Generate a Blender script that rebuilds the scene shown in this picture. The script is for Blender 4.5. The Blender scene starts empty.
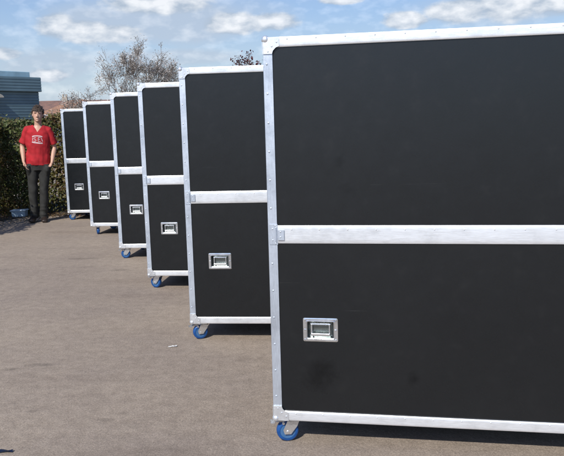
import bpy, bmesh, math, random
from mathutils import Vector, Matrix, Euler, noise
R = math.radians
random.seed(7)
sc = bpy.context.scene
COL = sc.collection

# ------------------------------------------------------------------ helpers
def new_mat(name):
    m = bpy.data.materials.new(name); m.use_nodes = True
    return m, m.node_tree.nodes, m.node_tree.links, m.node_tree.nodes['Principled BSDF']

def N(nodes, typ, **kw):
    n = nodes.new(typ)
    for k, v in kw.items():
        if k in n.inputs.keys(): n.inputs[k].default_value = v
        else: setattr(n, k, v)
    return n

def ramp(nodes, stops):
    r = nodes.new('ShaderNodeValToRGB'); e = r.color_ramp.elements
    while len(e) < len(stops): e.new(0.5)
    for i, (p, c) in enumerate(stops):
        e[i].position = p; e[i].color = (c[0], c[1], c[2], 1) if isinstance(c, (tuple, list)) else (c, c, c, 1)
    return r

def simple(name, col, rough=.6, metal=0, var=.15, scale=30, bump=0.0, bscale=200, spec=.5):
    m, n, l, b = new_mat(name)
    tc = N(n, 'ShaderNodeTexCoord')
    nz = N(n, 'ShaderNodeTexNoise', Scale=scale, Detail=5.0)
    l.new(tc.outputs['Object'], nz.inputs['Vector'])
    rp = ramp(n, [(.3, tuple(c * (1 - var) for c in col)), (.7, tuple(min(1, c * (1 + var)) for c in col))])
    l.new(nz.outputs['Fac'], rp.inputs['Fac']); l.new(rp.outputs['Color'], b.inputs['Base Color'])
    b.inputs['Roughness'].default_value = rough; b.inputs['Metallic'].default_value = metal
    b.inputs['Specular IOR Level'].default_value = spec
    if bump:
        n2 = N(n, 'ShaderNodeTexNoise', Scale=bscale, Detail=4.0)
        l.new(tc.outputs['Object'], n2.inputs['Vector'])
        bp = N(n, 'ShaderNodeBump', Strength=bump, Distance=.01)
        l.new(n2.outputs['Fac'], bp.inputs['Height']); l.new(bp.outputs['Normal'], b.inputs['Normal'])
    return m

def tag(o, label=None, cat=None, group=None, kind=None):
    if label: o['label'] = label
    if cat: o['category'] = cat
    if group: o['group'] = group
    if kind: o['kind'] = kind
    return o

def empty(name, loc, rz=0):
    o = bpy.data.objects.new(name, None); COL.objects.link(o)
    o.location = loc; o.rotation_euler = (0, 0, rz); o.empty_display_size = .1
    return o

def obj(name, bm, mat, parent=None, smooth=False, loc=None):
    me = bpy.data.meshes.new(name)
    if isinstance(bm, tuple):
        me.from_pydata(bm[0], [], bm[1])
        me.update()
    else:
        bm.normal_update(); bm.to_mesh(me); bm.free()
    mats = mat if isinstance(mat, (list, tuple)) else [mat]
    for m in mats: me.materials.append(m)
    if smooth:
        for p in me.polygons: p.use_smooth = True
    o = bpy.data.objects.new(name, me); COL.objects.link(o)
    if parent: o.parent = parent
    if loc: o.location = loc
    return o

def box(bm, x0, x1, y0, y1, z0, z1, bev=0, seg=1):
    r = bmesh.ops.create_cube(bm, size=1)
    vs = r['verts']
    bmesh.ops.scale(bm, vec=(x1 - x0, y1 - y0, z1 - z0), verts=vs)
    bmesh.ops.translate(bm, vec=((x0 + x1) / 2, (y0 + y1) / 2, (z0 + z1) / 2), verts=vs)
    if bev:
        es = list({e for v in vs for e in v.link_edges})
        bmesh.ops.bevel(bm, geom=es, offset=bev, segments=seg, affect='EDGES', profile=.5)

def prism(bm, pts, axis, a, b):
    """extrude 2D polygon along axis (0,1,2) between a and b; pts are the other two coords in order"""
    def P(p, t):
        q = list(p); q.insert(axis, t); return q
    v0 = [bm.verts.new(P(p, a)) for p in pts]; v1 = [bm.verts.new(P(p, b)) for p in pts]
    n = len(pts); fs = []
    for i in range(n):
        j = (i + 1) % n; fs.append(bm.faces.new((v0[i], v0[j], v1[j], v1[i])))
    fs.append(bm.faces.new(v0[::-1])); fs.append(bm.faces.new(v1))
    bmesh.ops.recalc_face_normals(bm, faces=fs)

def ball(bm, c, r, sx=1, sy=1, sz=1, u=12, v=8):
    q = bmesh.ops.create_uvsphere(bm, u_segments=u, v_segments=v, radius=r)
    bmesh.ops.scale(bm, vec=(sx, sy, sz), verts=q['verts'])
    bmesh.ops.translate(bm, vec=c, verts=q['verts'])

def cyl(bm, c, r, h, axis='z', seg=24, r2=None):
    q = bmesh.ops.create_cone(bm, cap_ends=True, segments=seg, radius1=r, radius2=r if r2 is None else r2, depth=h)
    if axis == 'x': bmesh.ops.rotate(bm, cent=(0, 0, 0), matrix=Matrix.Rotation(R(90), 3, 'Y'), verts=q['verts'])
    if axis == 'y': bmesh.ops.rotate(bm, cent=(0, 0, 0), matrix=Matrix.Rotation(R(90), 3, 'X'), verts=q['verts'])
    bmesh.ops.translate(bm, vec=c, verts=q['verts'])
    return q['verts']

def loft(bm, rings, seg=16, cap=True):
    """rings: list of (center, rx, ry, [dir], [up]) ; cross-section perpendicular to path"""
    cs = [Vector(r[0]) for r in rings]; vs = []
    for i, r in enumerate(rings):
        d = (cs[min(i + 1, len(cs) - 1)] - cs[max(i - 1, 0)]).normalized()
        ref = Vector((0, 1, 0)) if abs(d.y) < .9 else Vector((0, 0, 1))
        sx = ref.cross(d).normalized(); sy = d.cross(sx).normalized()
        ring = []
        for k in range(seg):
            a = 2 * math.pi * k / seg
            ring.append(bm.verts.new(cs[i] + sx * (r[1] * math.cos(a)) + sy * (r[2] * math.sin(a))))
        vs.append(ring)
    fs = []
    for i in range(len(vs) - 1):
        for k in range(seg):
            j = (k + 1) % seg
            fs.append(bm.faces.new((vs[i][k], vs[i][j], vs[i + 1][j], vs[i + 1][k])))
    if cap:
        fs.append(bm.faces.new(vs[0][::-1])); fs.append(bm.faces.new(vs[-1]))
    bmesh.ops.recalc_face_normals(bm, faces=fs)
    return vs

# ------------------------------------------------------------------ camera
CAMH = 1.3837
F = 686.63
cam_d = bpy.data.cameras.new('camera'); cam = bpy.data.objects.new('camera', cam_d); COL.objects.link(cam)
cam_d.sensor_width = 36; cam_d.sensor_fit = 'HORIZONTAL'; cam_d.lens = F / 564 * 36
cam_d.clip_start = .05; cam_d.clip_end = 3000
PIT, ROL = R(8.4803), R(-1.5188)
cam.matrix_world = Matrix.Translation((0, 0, CAMH)) @ Matrix.Rotation(math.pi / 2 - PIT, 4, 'X') @ Matrix.Rotation(ROL, 4, 'Z')
sc.camera = cam

# ------------------------------------------------------------------ light
SUN_EL = R(42)
sd = Vector((-.407, -.914, 0)).normalized() * math.cos(SUN_EL) + Vector((0, 0, math.sin(SUN_EL)))   # towards the sun
sun_d = bpy.data.lights.new('sun', 'SUN'); sun_d.energy = 5.0; sun_d.angle = R(.53); sun_d.color = (1, .96, .90)
sun = bpy.data.objects.new('sun', sun_d); COL.objects.link(sun)
sun.rotation_euler = sd.to_track_quat('Z', 'Y').to_euler()

w = bpy.data.worlds.new('World'); sc.world = w; w.use_nodes = True
n, l = w.node_tree.nodes, w.node_tree.links
bg = n['Background']; bg.inputs['Strength'].default_value = .15
sky = N(n, 'ShaderNodeTexSky', sky_type='NISHITA', sun_disc=False)
sky.sun_elevation = SUN_EL; sky.sun_rotation = math.atan2(sd.x, sd.y)
sky.air_density = 1.0; sky.dust_density = .5; sky.ozone_density = 2.5
tc = N(n, 'ShaderNodeTexCoord')
sep = N(n, 'ShaderNodeSeparateXYZ'); l.new(tc.outputs['Generated'], sep.inputs[0])
def M(op, a, b=None, c=None, clamp=False):
    q = n.new('ShaderNodeMath'); q.operation = op; q.use_clamp = clamp
    for i, v in enumerate((a, b, c)):
        if v is None: continue
        if isinstance(v, (int, float)): q.inputs[i].default_value = v
        else: l.new(v, q.inputs[i])
    return q.outputs[0]
az = M('ARCTAN2', sep.outputs['X'], sep.outputs['Y'])      # 0 = +Y, positive to +X
el = M('ARCSINE', sep.outputs['Z'])
# noise that breaks up the banks, laid out on the sky in azimuth / elevation (stretched sideways)
comb = N(n, 'ShaderNodeCombineXYZ'); l.new(az, comb.inputs[0]); l.new(M('MULTIPLY', el, 1.9), comb.inputs[1])
nz1 = N(n, 'ShaderNodeTexNoise', Scale=10.0, Detail=5.0, Roughness=.5, Lacunarity=2.1); l.new(comb.outputs[0], nz1.inputs['Vector'])
nz2 = N(n, 'ShaderNodeTexNoise', Scale=34.0, Detail=5.0, Roughness=.5); l.new(comb.outputs[0], nz2.inputs['Vector'])
nz3 = N(n, 'ShaderNodeTexNoise', Scale=3.2, Detail=6.0, Roughness=.5); l.new(comb.outputs[0], nz3.inputs['Vector'])
def blob(a, e, ra, re):
    dx = M('DIVIDE', M('SUBTRACT', az, a), ra); dy = M('DIVIDE', M('SUBTRACT', el, e), re)
    d = M('SQRT', M('ADD', M('MULTIPLY', dx, dx), M('MULTIPLY', dy, dy)))
    return M('SUBTRACT', 1.0, d)
# cumulus banks: azimuth, elevation, half sizes (degrees)
def field(blobs):
    tot = None
    for a, e, ra, re in blobs:
        b = blob(R(a), R(e), R(ra), R(re)); tot = b if tot is None else M('MAXIMUM', tot, b)
    return tot
CUM = [(-17.3, 8.0, 1.7, 1.1), (-15.2, 7.6, 3.0, .95), (-12.6, 7.5, 2.4, .8), (-3.4, 8.2, 2.6, 1.0), (-.6, 8.2, 2.4, .85), (-9.5, 9.8, 5, .9),
       (10.3, 7.9, 2.0, .75), (14.4, 8.5, 3.0, 1.2), (18, 8.7, 3.2, 1.4), (21.8, 8.7, 2.8, 1.6), (5.0, 9.7, 1.8, .4), (-18.2, 4.3, 1.5, .55), (-21.2, 5.9, 1.8, .6)]
VEIL = [(-8.6, 8.4, 9.8, 2.5), (-14, 8.2, 5.0, 2.0), (-18.5, 5.0, 5.5, 1.8), (-8, 5.6, 8, 1.0), (18, 8.4, 8, 1.5)]
f1 = M('ADD', field(CUM), M('MULTIPLY', M('SUBTRACT', nz1.outputs['Fac'], .5), 1.25))
f1 = M('ADD', f1, M('MULTIPLY', M('SUBTRACT', nz2.outputs['Fac'], .5), .7))
far_n = M('MULTIPLY', M('SUBTRACT', nz3.outputs['Fac'], .56), 5.0)
away = M('GREATER_THAN', M('ABSOLUTE', M('SUBTRACT', az, R(1))), R(33))
high = M('GREATER_THAN', el, R(18))
f1 = M('MAXIMUM', f1, M('MULTIPLY', far_n, M('MAXIMUM', away, high)))
cmask = M('MULTIPLY', M('MULTIPLY_ADD', f1, 1.5, .58, clamp=True), .96)
f2 = M('ADD', field(VEIL), M('MULTIPLY', M('SUBTRACT', nz1.outputs['Fac'], .5), .9))
vmask = M('MULTIPLY', M('MULTIPLY_ADD', f2, 1.5, .22, clamp=True), .74)
horiz = M('MULTIPLY', M('SUBTRACT', 1.0, M('DIVIDE', M('ABSOLUTE', el), R(9)), clamp=True), 1.0)
vmask = M('MAXIMUM', vmask, horiz)
hs_ = N(n, 'ShaderNodeHueSaturation', Hue=.513, Saturation=1.4); l.new(sky.outputs[0], hs_.inputs['Color'])
mx1 = N(n, 'ShaderNodeMixRGB'); l.new(vmask, mx1.inputs[0]); l.new(hs_.outputs[0], mx1.inputs[1]); mx1.inputs[2].default_value = (3.9, 4.4, 5.2, 1)
shade = ramp(n, [(.25, (3.0, 3.6, 4.4)), (.60, (6.1, 6.3, 6.6))])
sh_in = M('MULTIPLY_ADD', M('SUBTRACT', nz2.outputs['Fac'], .5), .9, M('MULTIPLY_ADD', f1, .3, .28)); l.new(sh_in, shade.inputs['Fac'])
mx2 = N(n, 'ShaderNodeMixRGB'); l.new(cmask, mx2.inputs[0]); l.new(mx1.outputs[0], mx2.inputs[1]); l.new(shade.outputs[0], mx2.inputs[2])
l.new(mx2.outputs[0], bg.inputs['Color'])

sc.view_settings.view_transform = 'Standard'; sc.view_settings.look = 'None'
sc.view_settings.exposure = 0.0; sc.view_settings.gamma = 1; sc.view_settings.use_curve_mapping = False
sc.render.engine = 'CYCLES'
sc.render.resolution_x, sc.render.resolution_y = 1024, 828

# ------------------------------------------------------------------ materials
STAINS = [(-1.45, 3.96, .15, .045, .62), (-1.62, 3.90, .08, .035, .72), (-1.28, 3.27, .045, .035, .6), (-.86, 3.15, .06, .03, .66), (-.80, 3.22, .04, .03, .7), (-1.62, 6.7, .16, .07, .7), (-3.0, 6.9, .4, .09, .75), (-2.2, 7.4, .25, .08, .75)]
def asphalt():
    m, n, l, b = new_mat('worn tan asphalt')
    tc = N(n, 'ShaderNodeTexCoord')
    def nz(scale, det=6, rough=.6, sy=1, sx=1):
        mp = N(n, 'ShaderNodeMapping'); mp.inputs['Scale'].default_value = (sx, sy, 1)
        l.new(tc.outputs['Object'], mp.inputs[0])
        q = N(n, 'ShaderNodeTexNoise', Scale=scale, Detail=float(det), Roughness=rough); l.new(mp.outputs[0], q.inputs['Vector']); return q.outputs['Fac']
    grain = nz(110, 5, .85); med = nz(14, 7, .7); big = nz(.8, 5, .6); streak = nz(1.3, 5, .6, sx=.45, sy=2.4)
    vor = N(n, 'ShaderNodeTexVoronoi', Scale=260.0); l.new(tc.outputs['Object'], vor.inputs['Vector'])
    r1 = ramp(n, [(.25, (.180, .146, .115)), (.5, (.286, .238, .192)), (.75, (.40, .343, .280))]); l.new(grain, r1.inputs[0])
    def mul(a, fac, lo, hi, p0=.35, p1=.65):
        r = ramp(n, [(p0, lo), (p1, hi)]); l.new(fac, r.inputs[0])
        x = N(n, 'ShaderNodeMixRGB', blend_type='MULTIPLY'); x.inputs[0].default_value = 1
        l.new(a, x.inputs[1]); l.new(r.outputs[0], x.inputs[2]); return x.outputs[0]
    c = mul(r1.outputs[0], med, (.86, .85, .84), (1.08, 1.08, 1.08))
    c = mul(c, big, (.88, .87, .88), (1.08, 1.07, 1.04))
    c = mul(c, streak, (.88, .87, .87), (1.0, 1.0, 1.0), .30, .44)
    c = mul(c, vor.outputs['Color'], (.78, .78, .78), (1.22, 1.21, 1.20), .1, .9)
    spots = nz(2.2, 9, .66)
    c = mul(c, spots, (.66, .64, .63), (1, 1, 1), .25, .34)
    # old oily stains
    wn0 = nz(7, 6, .7)
    for sx, sy, rx, ry, k in STAINS:
        sb = N(n, 'ShaderNodeVectorMath', operation='SUBTRACT'); sb.inputs[1].default_value = (sx, sy, 0); l.new(tc.outputs['Object'], sb.inputs[0])
        sc_ = N(n, 'ShaderNodeVectorMath', operation='MULTIPLY'); sc_.inputs[1].default_value = (1 / rx, 1 / ry, 0); l.new(sb.outputs[0], sc_.inputs[0])
        ln = N(n, 'ShaderNodeVectorMath', operation='LENGTH'); l.new(sc_.outputs[0], ln.inputs[0])
        ad = N(n, 'ShaderNodeMath', operation='MULTIPLY_ADD'); l.new(wn0, ad.inputs[0]); ad.inputs[1].default_value = 2.6; l.new(ln.outputs['Value'], ad.inputs[2])
        c = mul(c, ad.outputs[0], (k, k, k), (1, 1, 1), 1.35, 2.1) if False else c
        rr_ = ramp(n, [(.42, k), (.72, 1.0)]); dv = N(n, 'ShaderNodeMath', operation='MULTIPLY'); dv.inputs[1].default_value = .33; l.new(ad.outputs[0], dv.inputs[0]); l.new(dv.outputs[0], rr_.inputs[0])
        x = N(n, 'ShaderNodeMixRGB', blend_type='MULTIPLY'); x.inputs[0].default_value = 1; l.new(c, x.inputs[1]); l.new(rr_.outputs[0], x.inputs[2]); c = x.outputs[0]
    # a few fine cracks
    vc = N(n, 'ShaderNodeTexVoronoi', feature='DISTANCE_TO_EDGE', Scale=.55)
    wn = N(n, 'ShaderNodeTexNoise', Scale=2.5, Detail=6.0); l.new(tc.outputs['Object'], wn.inputs['Vector'])
    add = N(n, 'ShaderNodeVectorMath', operation='ADD'); l.new(tc.outputs['Object'], add.inputs[0]); l.new(wn.outputs['Color'], add.inputs[1]); l.new(add.outputs[0], vc.inputs['Vector'])
    gate = nz(.9, 2, .5)
    rc = ramp(n, [(.0, 0.0), (.006, 1.0)]); l.new(vc.outputs['Distance'], rc.inputs[0])
    rg = ramp(n, [(.50, 1.0), (.60, 0.0)]); l.new(gate, rg.inputs[0])
    mxg = N(n, 'ShaderNodeMixRGB', blend_type='SCREEN'); mxg.inputs[0].default_value = 1; l.new(rc.outputs[0], mxg.inputs[1]); l.new(rg.outputs[0], mxg.inputs[2])
    c = mul(c, mxg.outputs[0], (.88, .87, .87), (1, 1, 1), 0, 1)
    l.new(c, b.inputs['Base Color'])
    b.inputs['Roughness'].default_value = .88; b.inputs['Specular IOR Level'].default_value = .3
    bp = N(n, 'ShaderNodeBump', Strength=.55, Distance=.004); l.new(grain, bp.inputs['Height'])
    bp2 = N(n, 'ShaderNodeBump', Strength=.4, Distance=.02); l.new(med, bp2.inputs['Height']); l.new(bp.outputs[0], bp2.inputs['Normal'])
    l.new(bp2.outputs[0], b.inputs['Normal'])
    return m

def panel_mat(name, stain=False):
    m, n, l, b = new_mat(name)
    tc = N(n, 'ShaderNodeTexCoord'); oi = N(n, 'ShaderNodeObjectInfo')
    def nz(scale, det=6, rough=.6, vec=(1, 1, 1), rot=0):
        mp = N(n, 'ShaderNodeMapping'); mp.inputs['Scale'].default_value = vec; mp.inputs['Rotation'].default_value = (0, rot, 0)
        l.new(tc.outputs['Object'], mp.inputs[0])
        q = N(n, 'ShaderNodeTexNoise', Scale=scale, Detail=float(det), Roughness=rough, noise_dimensions='4D')
        l.new(mp.outputs[0], q.inputs['Vector'])
        mm = N(n, 'ShaderNodeMath', operation='MULTIPLY'); mm.inputs[1].default_value = 37.0; l.new(oi.outputs['Random'], mm.inputs[0]); l.new(mm.outputs[0], q.inputs['W'])
        return q.outputs['Fac']
    big = nz(1.6, 6, .6); fine = nz(160, 3, .6); mid = nz(13, 7, .7)
    base = ramp(n, [(.3, (.0034, .0048, .0062)), (.7, (.0060, .0076, .0092))]); l.new(big, base.inputs[0])
    dust = ramp(n, [(.55, 0.0), (.80, .05)]); l.new(mid, dust.inputs[0])
    mx = N(n, 'ShaderNodeMixRGB'); l.new(dust.outputs[0], mx.inputs[0]); l.new(base.outputs[0], mx.inputs[1]); mx.inputs[2].default_value = (.085, .08, .072, 1)
    col = mx.outputs[0]
    # fine long scuffs in two directions
    for vec, rot, th in (((1.2, 1, 60), .25, .70), ((55, 1, 1.0), -.3, .72), ((2.2, 1, 34), -.9, .73)):
        s = nz(2.2, 4, .6, vec, rot); r = ramp(n, [(th, 0.0), (th + .05, .16)]); l.new(s, r.inputs[0])
        x = N(n, 'ShaderNodeMixRGB'); l.new(r.outputs[0], x.inputs[0]); l.new(col, x.inputs[1]); x.inputs[2].default_value = (.12, .12, .12, 1); col = x.outputs[0]
    # small dark knocks
    kn = nz(9, 2, .4); r = ramp(n, [(.20, 1.0), (.25, 0.0)]); l.new(kn, r.inputs[0])
    x = N(n, 'ShaderNodeMixRGB'); l.new(r.outputs[0], x.inputs[0]); l.new(col, x.inputs[1]); x.inputs[2].default_value = (.006, .006, .006, 1); col = x.outputs[0]
    sfac = None
    if stain:
        for (sx, sz, rr, amt) in ((.197 - HW, .33, .085, .5), (.60 - HW, .33, .04, .45), (.30 - HW, 1.25, .03, .25), (.33 - HW, 1.13, .04, .2)):
            vm = N(n, 'ShaderNodeVectorMath', operation='DISTANCE'); vm.inputs[1].default_value = (sx, -DEP / 2, sz)
            l.new(tc.outputs['Object'], vm.inputs[0])
            ad = N(n, 'ShaderNodeMath', operation='MULTIPLY_ADD'); l.new(mid, ad.inputs[0]); ad.inputs[1].default_value = rr * 2.6; l.new(vm.outputs['Value'], ad.inputs[2])
            r = ramp(n, [(rr * 1.3, amt), (rr * 2.3, 0.0)]); l.new(ad.outputs[0], r.inputs[0])
            x = N(n, 'ShaderNodeMixRGB'); l.new(r.outputs[0], x.inputs[0]); l.new(col, x.inputs[1]); x.inputs[2].default_value = (.0015, .0015, .0015, 1); col = x.outputs[0]
            if sfac is None: sfac = r.outputs[0]
            else:
                q = N(n, 'ShaderNodeMath', operation='MAXIMUM'); l.new(sfac, q.inputs[0]); l.new(r.outputs[0], q.inputs[1]); sfac = q.outputs[0]
    l.new(col, b.inputs['Base Color'])
    rr = ramp(n, [(.3, .25), (.7, .31)]); l.new(mid, rr.inputs[0]); l.new(rr.outputs[0], b.inputs['Roughness'])
    if sfac is not None:
        q = N(n, 'ShaderNodeMath', operation='MULTIPLY_ADD'); l.new(sfac, q.inputs[0]); q.inputs[1].default_value = -.42; q.inputs[2].default_value = .56; l.new(q.outputs[0], b.inputs['Specular IOR Level'])
    if sfac is None: b.inputs['Specular IOR Level'].default_value = .55
    b1 = N(n, 'ShaderNodeBump', Strength=.06, Distance=.001); l.new(fine, b1.inputs['Height'])
    b2 = N(n, 'ShaderNodeBump', Strength=.12, Distance=.01); l.new(big, b2.inputs['Height']); l.new(b1.outputs[0], b2.inputs['Normal'])
    l.new(b2.outputs[0], b.inputs['Normal'])
    return m

def alu(name, vec, base=(.80, .83, .86), rough=.34, metal=.85, coat=0.0):
    m, n, l, b = new_mat(name)
    tc = N(n, 'ShaderNodeTexCoord'); oi = N(n, 'ShaderNodeObjectInfo')
    mp = N(n, 'ShaderNodeMapping'); mp.inputs['Scale'].default_value = vec; l.new(tc.outputs['Object'], mp.inputs[0])
    q = N(n, 'ShaderNodeTexNoise', Scale=40.0, Detail=6.0, Roughness=.6, noise_dimensions='4D'); l.new(mp.outputs[0], q.inputs['Vector']); l.new(oi.outputs['Random'], q.inputs['W'])
    q2 = N(n, 'ShaderNodeTexNoise', Scale=7.0, Detail=7.0, Roughness=.7, noise_dimensions='4D'); l.new(tc.outputs['Object'], q2.inputs['Vector']); l.new(oi.outputs['Random'], q2.inputs['W'])
    r = ramp(n, [(.3, tuple(c * .80 for c in base)), (.65, base)]); l.new(q.outputs[0], r.inputs[0])
    r2 = ramp(n, [(.30, (.84, .85, .86)), (.5, (1, 1, 1))]); l.new(q2.outputs[0], r2.inputs[0])
    x = N(n, 'ShaderNodeMixRGB', blend_type='MULTIPLY'); x.inputs[0].default_value = 1; l.new(r.outputs[0], x.inputs[1]); l.new(r2.outputs[0], x.inputs[2])
    l.new(x.outputs[0], b.inputs['Base Color']); b.inputs['Metallic'].default_value = metal; b.inputs['Coat Weight'].default_value = coat; b.inputs['Coat Roughness'].default_value = .10
    rr = ramp(n, [(.3, rough - .07), (.7, rough + .10)]); l.new(q2.outputs[0], rr.inputs[0]); l.new(rr.outputs[0], b.inputs['Roughness'])
    bp = N(n, 'ShaderNodeBump', Strength=.12, Distance=.002); l.new(q.outputs[0], bp.inputs['Height'])
    bp2 = N(n, 'ShaderNodeBump', Strength=.12, Distance=.01); l.new(q2.outputs[0], bp2.inputs['Height']); l.new(bp.outputs[0], bp2.inputs['Normal']); l.new(bp2.outputs[0], b.inputs['Normal'])
    return m

# case dimensions
W, DEP, HB, C0 = 2.40, .62, 1.75, .1177
HW = W / 2
MB, MT = .9049, .9809
M_ground = asphalt()
M_panel = panel_mat('black laminate plywood'); M_panel_st = panel_mat('black laminate plywood with stains', True)
M_aluh = alu('brushed aluminium sun-whitened', (.6, 8, 8), base=(.90, .93, .96), rough=.36, metal=.60, coat=.4); M_aluv = alu('brushed aluminium upright greyed', (8, 8, .6), base=(.66, .72, .80), rough=.42, metal=.82)  # one metal; sunlit white of rails and greyer uprights put into base colours
M_zinc = alu('zinc plated steel', (1, 1, 1), base=(.82, .84, .86), rough=.24, metal=.9, coat=.3)
M_dish = alu('darker zinc dish', (1, 1, 1), base=(.22, .25, .25), rough=.25, metal=.9)  # darker zinc base for the recessed faces of the handle
M_plate = alu('bright corner plate', (1, 1, 1), base=(.84, .87, .90), rough=.34, metal=.72, coat=.4)
M_blue = simple('blue polyurethane tyre', (.006, .065, .24), .38, 0, .2, 40)
M_hub = simple('grey hub', (.05, .14, .30), .3, .0)
M_dark = simple('dark steel', (.05, .05, .055), .5, .6)

# ------------------------------------------------------------------ ground
def make_ground():
    bm = bmesh.new()
    xs = [-700, -150, -40, -20, -10, -5, 0, 5, 10, 20, 40, 150, 700]; ys = [-300, -60, -20, -5, 0, 5, 10, 12, 20, 40, 80, 200, 1400]
    g = [[bm.verts.new((x, y, 0)) for x in xs] for y in ys]
    for j in range(len(ys) - 1):
        for i in range(len(xs) - 1):
            bm.faces.new((g[j][i], g[j][i + 1], g[j + 1][i + 1], g[j + 1][i]))
    return bm
tag(obj('ground', make_ground(), M_ground), kind='structure')

# soil strip below the hedge, irregular edge
def soil():
    m = simple('dark soil and leaf litter', (.035, .028, .02), .95, 0, .5, 14, .8, 40)
    bm = bmesh.new(); pts = []
    def edge(a, b, k, jit):
        for i in range(k):
            t = i / k; x = a[0] + (b[0] - a[0]) * t; y = a[1] + (b[1] - a[1]) * t
            s = noise.noise(Vector((x * 2.3, y * 2.3, 4))) * jit + noise.noise(Vector((x * 9, y * 9, 1))) * jit * .4
            pts.append((x + s * .5, y + s, .004))
    edge((-4.62, 4), (-4.55, 10.6), 60, .10); edge((-4.55, 10.6), (-4.2, 11.28), 10, .10); edge((-4.2, 11.28), (-1, 11.9), 40, .12); edge((-1, 11.9), (9, 13), 50, .1)
    pts += [(9, 15, .004), (-7, 15, .004), (-7, 4, .004)]
    vs = [bm.verts.new(p) for p in pts]; f = bm.faces.new(vs)
    bmesh.ops.triangulate(bm, faces=[f])
    for f in bm.faces:
        if f.normal.z < 0: f.normal_flip()
    tag(obj('soil_bed', bm, m), kind='structure')
soil()

# ------------------------------------------------------------------ flight case
def arc_profile(z0, z1, depth, out, k=14, flat=.0):
    """front strip profile in (y,z): slightly convex outward (-y) face"""
    pts = []
    zc = (z0 + z1) / 2; hh = (z1 - z0) / 2
    for i in range(k + 1):
        a_ = math.pi * (i / k - .5); t = math.sin(a_)
        pts.append((-out - (1 - t ** 6 * .9 - t * t * .1) * depth, zc + hh * t))
    pts.append((.004, z1)); pts.append((.004, z0))
    return pts

def rivet(bm, x, y, z, ny, r=.0042):
    q = bmesh.ops.create_uvsphere(bm, u_segments=8, v_segments=5, radius=r)
    bmesh.ops.scale(bm, vec=(1, .5, 1), verts=q['verts'])
    bmesh.ops.translate(bm, vec=(x, y, z), verts=q['verts'])

def mirror_back(bm):
    """duplicate everything to the back face (mirrored in y)"""
    g = bm.verts[:] + bm.edges[:] + bm.faces[:]
    r = bmesh.ops.duplicate(bm, geom=g)
    vs = [e for e in r['geom'] if isinstance(e, bmesh.types.BMVert)]
    fs = [e for e in r['geom'] if isinstance(e, bmesh.types.BMFace)]
    for v in vs: v.co.y = -v.co.y
    bmesh.ops.reverse_faces(bm, faces=fs)

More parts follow.
